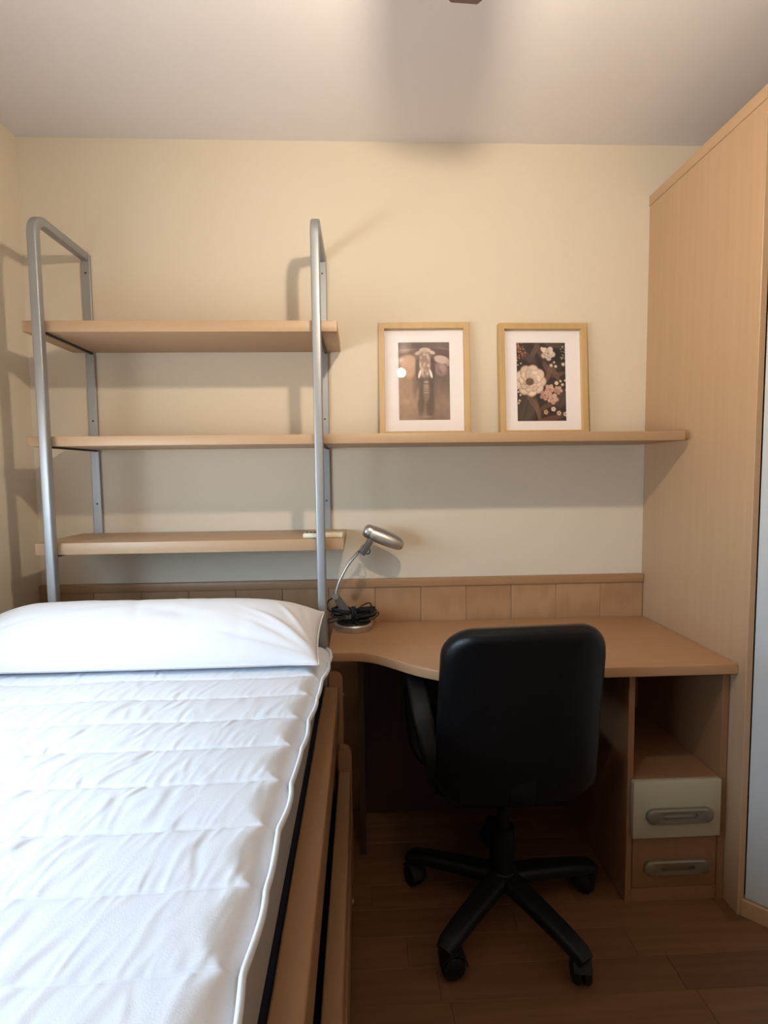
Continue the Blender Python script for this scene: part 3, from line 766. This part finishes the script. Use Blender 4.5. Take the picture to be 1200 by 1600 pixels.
# long creases running from seam to seam
for k in range(int(kb.min()), int(kb.max()) + 1):
    msk = kb == k
    xs = Xg[msk]; fs = fb[msk]; z = np.zeros_like(xs)
    for i in range(60):
        x0_ = Xl + rs.beta(1.1, 1.35) * 1.05; sl = rs.uniform(-0.01, 0.075); wdt = rs.uniform(0.005, 0.012); am = rs.uniform(0.0004, 0.0017) * np.interp(x0_, [-1.1, -0.5, -0.25, -0.12], [1.2, 1.1, 0.6, 0.2])
        lo = rs.uniform(-0.5, 0.55); hi = lo + rs.uniform(0.5, 1.1)
        env = np.clip((fs - lo) / 0.25, 0, 1) * np.clip((hi - fs) / 0.25, 0, 1)
        d = (xs - x0_ - sl * fs - 0.012 * np.sin(fs * 3 + i))
        z += am * env * (np.exp(-(d / wdt) ** 2) - 0.8 * np.exp(-((d - 1.6 * wdt) / (1.2 * wdt)) ** 2))
    for i in range(150):                                            # short gathers at the stitching
        x0_ = Xl + rs.rand() * 1.05; wdt = rs.uniform(0.0035, 0.0075); am = rs.uniform(0.0006, 0.0019)
        s0 = rs.rand() < 0.65
        ln = rs.uniform(0.10, 0.30)
        dd = fs if s0 else 1 - fs
        d = xs - x0_ - rs.uniform(0.0, 0.06) * fs
        z += am * np.exp(-(d / wdt) ** 2) * np.exp(-dd / ln) * np.clip(dd / 0.04, 0, 1)
    Z[msk] += 0.0026 * np.tanh(z / 0.0026) * amp[msk]
Z += 0.004 * (noise2(ny, nx, 6, 21) - 0.5)
# roll-off to the bound edge on the right and down at the left and the head
k1 = np.clip(1 - dedge / (0.022 + 0.05 * np.sin(PI * fb) ** 0.8), 0, 1); Z -= 0.030 * k1 ** 2.0
k2 = np.clip(1 - (Xg - Xl) / 0.04, 0, 1); Z -= 0.02 * k2 ** 2
k3 = np.clip(1 - (QY0 - Yg) / 0.04, 0, 1); Z -= 0.016 * k3 ** 2
Z = np.maximum(Z, 0.7525)
P = np.stack([Xg, Yg, Z], -1)
def zquilt(x_, y_):
    i = int(np.argmin(abs(tY - y_))); j = int(np.argmin(abs(Xg[i] - x_)))
    return Z[i, j]
# edges turned under so that the cover has thickness
def rim(row_, dz): r_ = row_.copy(); r_[:, 2] = dz; return r_
me = grid_mesh('quilted_cover', P)
bmq = bmesh.new(); bmq.from_mesh(me); bpy.data.meshes.remove(me)
bnd = [e_ for e_ in bmq.edges if e_.is_boundary]
r_ = bmesh.ops.extrude_edge_only(bmq, edges=bnd)
for v in r_['geom']:
    if isinstance(v, bmesh.types.BMVert): v.co.z = min(v.co.z - 0.004, 0.7535) if v.co.z > 0.757 else 0.7527
for f in bmq.faces: f.smooth = True
qc = thing('quilted_cover', 'white quilted mattress cover with crosswise seams spread over the bed', 'bed cover', (-0.64, -1.3, 0.7527))
obj('cover', bmq, M_QUILT, qc, 60)
ed = [Vector((XE[i] - 0.001, tY[i], max(Z[i, -1] - 0.001, 0.7565))) for i in range(4, ny, 3)]
obj('edge_binding', sweep(ed, [(0.0065 * math.cos(a), 0.0045 * math.sin(a)) for a in [2 * PI * i / 8 for i in range(8)]], side=(0, 0, 1)), M_QUILT, qc, True)

# pillow
nu, nv = 150, 90
def pillow_mesh():
    s = np.linspace(-1, 1, nu); t = np.linspace(-1, 1, nv)
    Sg, Tg = np.meshgrid(s, t, indexing='ij')
    xL, xR = -1.165, -0.122
    yF, yB = -0.608, -0.350
    cn = 1 - 0.055 * (1 - np.abs(Sg) ** 3)                          # long sides bow in slightly between the corners
    cs = 1 - 0.018 * (1 - Tg ** 2)                                 # short sides bow in a little
    X = (xL + xR) / 2 + (xR - xL) / 2 * Sg * cs
    Yc = (yF + yB) / 2 + (yB - yF) / 2 * Tg * (2 - cn) * 0.985
    zb = 0.796 + (0.868 - 0.796) * ((Tg + 1) / 2) ** 1.1           # mid plane rises to the back
    prof_s = (1 - np.abs(Sg) ** 5.5) ** 0.6
    prof_t = (1 - np.abs(Tg) ** 2.3) ** 0.62
    tu = 0.097 * prof_s * prof_t
    # creases
    r = np.random.RandomState(8)
    wr = np.zeros_like(X)
    for i in range(26):
        s0 = r.uniform(-1, 1); t0 = r.uniform(-0.9, 0.7); L = r.uniform(0.08, 0.3); wd_ = r.uniform(0.015, 0.045); an = r.uniform(-0.5, 0.5) if r.rand() < 0.6 else r.uniform(0.8, 2.2)
        dx, dy = (Sg - s0) * 0.52, (Tg - t0) * 0.16
        a_ = dx * math.cos(an) + dy * math.sin(an); c_ = -dx * math.sin(an) + dy * math.cos(an)
        wr += r.uniform(-1, 1) * 0.0028 * np.exp(-(a_ / (L * 0.5)) ** 2 - (c_ / (wd_ * 0.5)) ** 2)
    # strong tucks running into the front right corner
    for (s0, t0, an, L, wd_, am) in ((0.86, -0.55, 0.55, 0.10, 0.010, 0.007), (0.80, -0.80, 0.15, 0.12, 0.010, -0.009), (0.90, -0.30, 0.95, 0.09, 0.009, 0.006), (0.83, -0.66, 0.4, 0.08, 0.008, -0.006), (0.93, 0.1, 1.3, 0.08, 0.010, -0.004), (-0.78, -0.5, -0.3, 0.1, 0.012, -0.006)):
        dx, dy = (Sg - s0) * 0.52, (Tg - t0) * 0.16
        a_ = dx * math.cos(an) - dy * math.sin(an); c_ = dx * math.sin(an) + dy * math.cos(an)
        wr += am * np.exp(-(a_ / L) ** 2 - (c_ / wd_) ** 2)
    pt = np.clip((Sg - 0.80) / 0.2, 0, 1) * np.clip((-Tg - 0.45) / 0.55, 0, 1)
    Yc = Yc - 0.018 * pt ** 1.5; X = X + 0.004 * pt ** 2
    up_ = zb + tu + wr * prof_s * prof_t * 1.4
    lo_ = np.maximum(zb - 0.055 * prof_s * prof_t, 0.789 + 0 * zb)
    # sag at the left
    up_ -= 0.035 * np.clip((-Sg - 0.62) / 0.38, 0, 1) ** 1.3 * prof_t
    U = np.stack([X, Yc, up_], -1); Lw = np.stack([X, Yc, np.minimum(lo_, up_)], -1)
    return U, Lw
U, Lw = pillow_mesh()
nU = nu * nv
idx = np.arange(nU).reshape(nu, nv)
qu = np.stack([idx[:-1, :-1], idx[1:, :-1], idx[1:, 1:], idx[:-1, 1:]], -1).reshape(-1, 4)
b = bmesh.new()
me = bpy.data.meshes.new('t'); me.from_pydata(np.concatenate([U.reshape(-1, 3), Lw.reshape(-1, 3)]).tolist(), [], np.concatenate([qu, qu[:, ::-1] + nU]).tolist())
b.from_mesh(me); bpy.data.meshes.remove(me)
bmesh.ops.remove_doubles(b, verts=b.verts, dist=0.0004)
pw = thing('pillow', 'plump white pillow lying across the head of the bed', 'pillow', (-0.64, -0.47, 0.789))
obj('pillowcase', b, M_PILLOW, pw, True)
bd_pts = [Vector(U[i, 0]) for i in range(0, nu, 3)] + [Vector(U[-1, j]) for j in range(0, nv, 3)] + [Vector(U[i, -1]) for i in range(nu - 1, -1, -3)] + [Vector(U[0, j]) for j in range(nv - 1, -1, -3)]
bd_pts = [p + Vector((0, 0, 0.0)) for p in bd_pts]
obj('seam', sweep(bd_pts, circ(0.003, 6)), M_PILLOW, pw, True)

# ------------------------------------------------------------------ office chair
ch = thing('office_chair', 'black leatherette swivel office chair on five casters pushed up to the desk', 'chair', (0.417, -0.52, 0))
def cushion(w_, h_, d_, corner, curve_amt, puffv, n=5):
    """rounded slab in local x (width), z (height), y (thickness)"""
    b = bmesh.new()
    prof = rrect(w_, h_, corner, 8)
    lev = [(-d_ / 2, 0.90), (-d_ / 2 + 0.006, 0.955), (-d_ / 2 + 0.02, 0.99), (0, 1.0), (d_ / 2 - 0.02, 0.99), (d_ / 2 - 0.006, 0.955), (d_ / 2, 0.90)]
    rings = []
    def wq(y_, k_): return [b.verts.new((x_ * k_, y_, z_ * k_)) for x_, z_ in prof]
    for kk in (0.25, 0.5, 0.72): rings.append(wq(-d_ / 2 - puffv * (1 - kk ** 2), kk))
    for y_, k_ in lev: rings.append(wq(y_, k_))
    for kk in (0.72, 0.5, 0.25): rings.append(wq(d_ / 2 + puffv * (1 - kk ** 2), kk))
    m = len(prof)
    for A, B in zip(rings, rings[1:]):
        for i in range(m): b.faces.new((A[i], A[(i + 1) % m], B[(i + 1) % m], B[i]))
    b.faces.new(rings[0]); b.faces.new(rings[-1])
    return b
bc = Vector((0.416, -0.672, 0.655))
b = cushion(0.452, 0.52, 0.075, 0.085, 0.0, 0.012)
for v in b.verts:                                                  # narrower to the top and hugging the sitter
    k = (v.co.z + 0.26) / 0.52
    v.co.x *= 1.02 - 0.075 * max(0, k) ** 2.2
    if k < 0.35: v.co.x *= 1 - 0.05 * ((0.35 - k) / 0.35) ** 1.6
    v.co.y += 0.030 * (v.co.x / 0.22) ** 2 + 0.035 * (0.5 - k) * 0.6
    if k > 0.8: v.co.y -= 0.02 * ((k - 0.8) / 0.2) ** 2
bmesh.ops.transform(b, matrix=Matrix.Translation(bc) @ Matrix.Rotation(math.radians(4), 4, 'Z') @ Matrix.Rotation(math.radians(6), 4, 'X'), verts=b.verts)
obj('backrest', b, M_LEATHER, ch, True)
b = cushion(0.48, 0.46, 0.095, 0.09, 0, 0.014)
bmesh.ops.transform(b, matrix=Matrix.Translation((0.408, -0.43, 0.462)) @ Matrix.Rotation(math.radians(4), 4, 'Z') @ Matrix.Rotation(math.radians(90), 4, 'X'), verts=b.verts)
obj('seat', b, M_LEATHER, ch, True)
obj('seat_pan', box(0.26, 0.56, -0.58, -0.28, 0.385, 0.418, 0.012, 3), M_BLACK, ch, 40)
b = sweep(catmull([(0.405, -0.48, 0.40), (0.407, -0.58, 0.392), (0.41, -0.64, 0.40), (0.413, -0.672, 0.44), (0.413, -0.68, 0.50)], 6), rrect(0.07, 0.016, 0.005, 2), side=(1, 0, 0))
obj('back_bracket', b, M_BLACK, ch, 50)
for sg in (-1, 1):
    xs_ = 0.405 + (0.218 if sg > 0 else -0.246)
    xi = 0.405 + sg * 0.205
    path = catmull([(xi, -0.40, 0.405), (xs_ - sg * 0.012, -0.375, 0.44), (xs_, -0.355, 0.53), (xs_ + sg * 0.004, -0.365, 0.63), (xs_ + sg * 0.004, -0.42, 0.672), (xs_ + sg * 0.002, -0.50, 0.668), (xs_, -0.57, 0.642), (xs_ - sg * 0.01, -0.615, 0.585), (xs_ - sg * 0.03, -0.628, 0.52), (xi, -0.60, 0.455), (xi - sg * 0.01, -0.56, 0.405)], 6)
    obj('armrest', sweep(path, rrect(0.056, 0.034, 0.013, 3), side=(1, 0, 0)), M_BLACK, ch, 60)
obj('gas_lift', lathe([(0, 0.10), (0.032, 0.10), (0.032, 0.26), (0.019, 0.262), (0.019, 0.385), (0, 0.385)], (0.404, -0.520, 0), 20), M_BLACK, ch, 40)
hub = Vector((0.404, -0.520, 0))
obj('hub', lathe([(0, 0.072), (0.036, 0.072), (0.042, 0.082), (0.042, 0.118), (0.034, 0.128), (0, 0.128)], hub, 24), M_BLACK, ch, 40)
for ang in (10, 82, 154, 226, 298):
    a = math.radians(ang); d = Vector((math.cos(a), math.sin(a), 0)); q = Vector((-d.y, d.x, 0))
    path = [hub + d * 0.030 + Vector((0, 0, 0.104)), hub + d * 0.12 + Vector((0, 0, 0.100)), hub + d * 0.225 + Vector((0, 0, 0.092)), hub + d * 0.282 + Vector((0, 0, 0.084)), hub + d * 0.302 + Vector((0, 0, 0.076))]
    lg = obj('leg', sweep(path, rrect(0.060, 0.038, 0.013, 3), side=q, scale=[1.1, 1.0, 0.92, 0.86, 0.70]), M_BLACK, ch, 50)
    cpos = hub + d * 0.288; ax_ = Vector((math.cos(a + 0.9), math.sin(a + 0.9), 0)); fwd = Vector((-ax_.y, ax_.x, 0))
    wc = cpos + fwd * 0.014 + Vector((0, 0, 0.0322))
    b = None
    for s_ in (-1, 1):
        c0 = wc + ax_ * (s_ * 0.005)
        b = lathe([(0, 0), (0.032, 0), (0.032, 0.012), (0.028, 0.018), (0.014, 0.021), (0, 0.021)], c0, 22, bm=b, rot=direction(ax_ * s_))
    b = rod(cpos + Vector((0, 0, 0.035)), cpos + Vector((0, 0, 0.080)), 0.008, 12, bm=b)
    # hood over the twin wheels
    hp = []
    for i in range(9):
        t_ = math.radians(25 + 150 * i / 8); hp.append(wc + fwd * (-0.036 * math.cos(t_)) + Vector((0, 0, 0.036 * math.sin(t_))))
    b = sweep(hp, rrect(0.046, 0.004, 0.0015, 2), side=ax_, bm=b)
    obj('caster', b, M_BLACK, ch, 40)

# ------------------------------------------------------------------ ceiling fan with lamp
FC = Vector((0.19, -1.25, 0)); ZB = 2.214
fan = thing('ceiling_fan', 'dark brown ceiling fan whose blade tip shows at the top of the photo', 'fan', (FC.x, FC.y, ZC))
obj('canopy', lathe([(0, ZC - 0.0005), (0.06, ZC - 0.0005), (0.058, ZC - 0.03), (0.035, ZC - 0.05), (0, ZC - 0.052)], FC, 28), M_FAN, fan, 40)
obj('downrod', rod(FC + Vector((0, 0, 2.27)), FC + Vector((0, 0, ZC - 0.05)), 0.012), M_FAN, fan, 40)
obj('motor', lathe([(0, 2.185), (0.05, 2.185), (0.075, 2.20), (0.08, 2.225), (0.07, 2.255), (0.03, 2.275), (0, 2.277)], FC, 32), M_FAN, fan, 40)
for k in range(4):
    a = math.radians(90 + 90 * k - 3)
    b = bmesh.new(); pts = []
    r0, r1 = 0.085, 0.333
    outl = [(r0, -0.024), (r0 + 0.05, -0.042), (r1 - 0.08, -0.047), (r1 - 0.016, -0.044), (r1 - 0.002, -0.033), (r1 - 0.001, -0.005), (r1, 0.018), (r1 - 0.010, 0.030), (r1 - 0.05, 0.043), (r1 - 0.12, 0.052), (r0 + 0.05, 0.048), (r0, 0.024)]
    b = prism(outl, -0.003, 0.003, 0.001, seg=1)
    bmesh.ops.transform(b, matrix=Matrix.Translation((FC.x, FC.y, ZB)) @ Matrix.Rotation(a, 4, 'Z') @ Matrix.Rotation(math.radians(7), 4, 'X'), verts=b.verts)
    obj('blade', b, M_FAN, fan)
LZ = 2.128
obj('lamp_stem', rod(FC + Vector((0, 0, LZ + 0.036)), FC + Vector((0, 0, 2.19)), 0.012), M_FAN, fan, 40)
b = bmesh.new(); bmesh.ops.create_uvsphere(b, u_segments=40, v_segments=24, radius=0.026); bmesh.ops.translate(b, vec=FC + Vector((0, 0, LZ)), verts=b.verts)
obj('lamp_globe', b, M_LAMP, fan, True)
obj('added_cutoff_cup', lathe([(0, LZ - 0.098), (0.030, LZ - 0.096), (0.048, LZ - 0.082), (0.050, LZ - 0.070), (0.046, LZ - 0.070), (0.028, LZ - 0.088), (0, LZ - 0.090)], FC, 28), M_FAN, fan, 40)  # made-up cup below the globe, keeps its light off the floor
for k in range(3):
    a = 2 * PI * k / 3 + 0.5; d = Vector((math.cos(a), math.sin(a), 0))
    obj('added_cup_wire', sweep([FC + d * 0.046 + Vector((0, 0, LZ - 0.076)), FC + d * 0.050 + Vector((0, 0, LZ)), FC + d * 0.03 + Vector((0, 0, LZ + 0.045)), FC + d * 0.008 + Vector((0, 0, LZ + 0.052))], circ(0.0012, 6)), M_FAN, fan, True)  # wires that hang the added cup
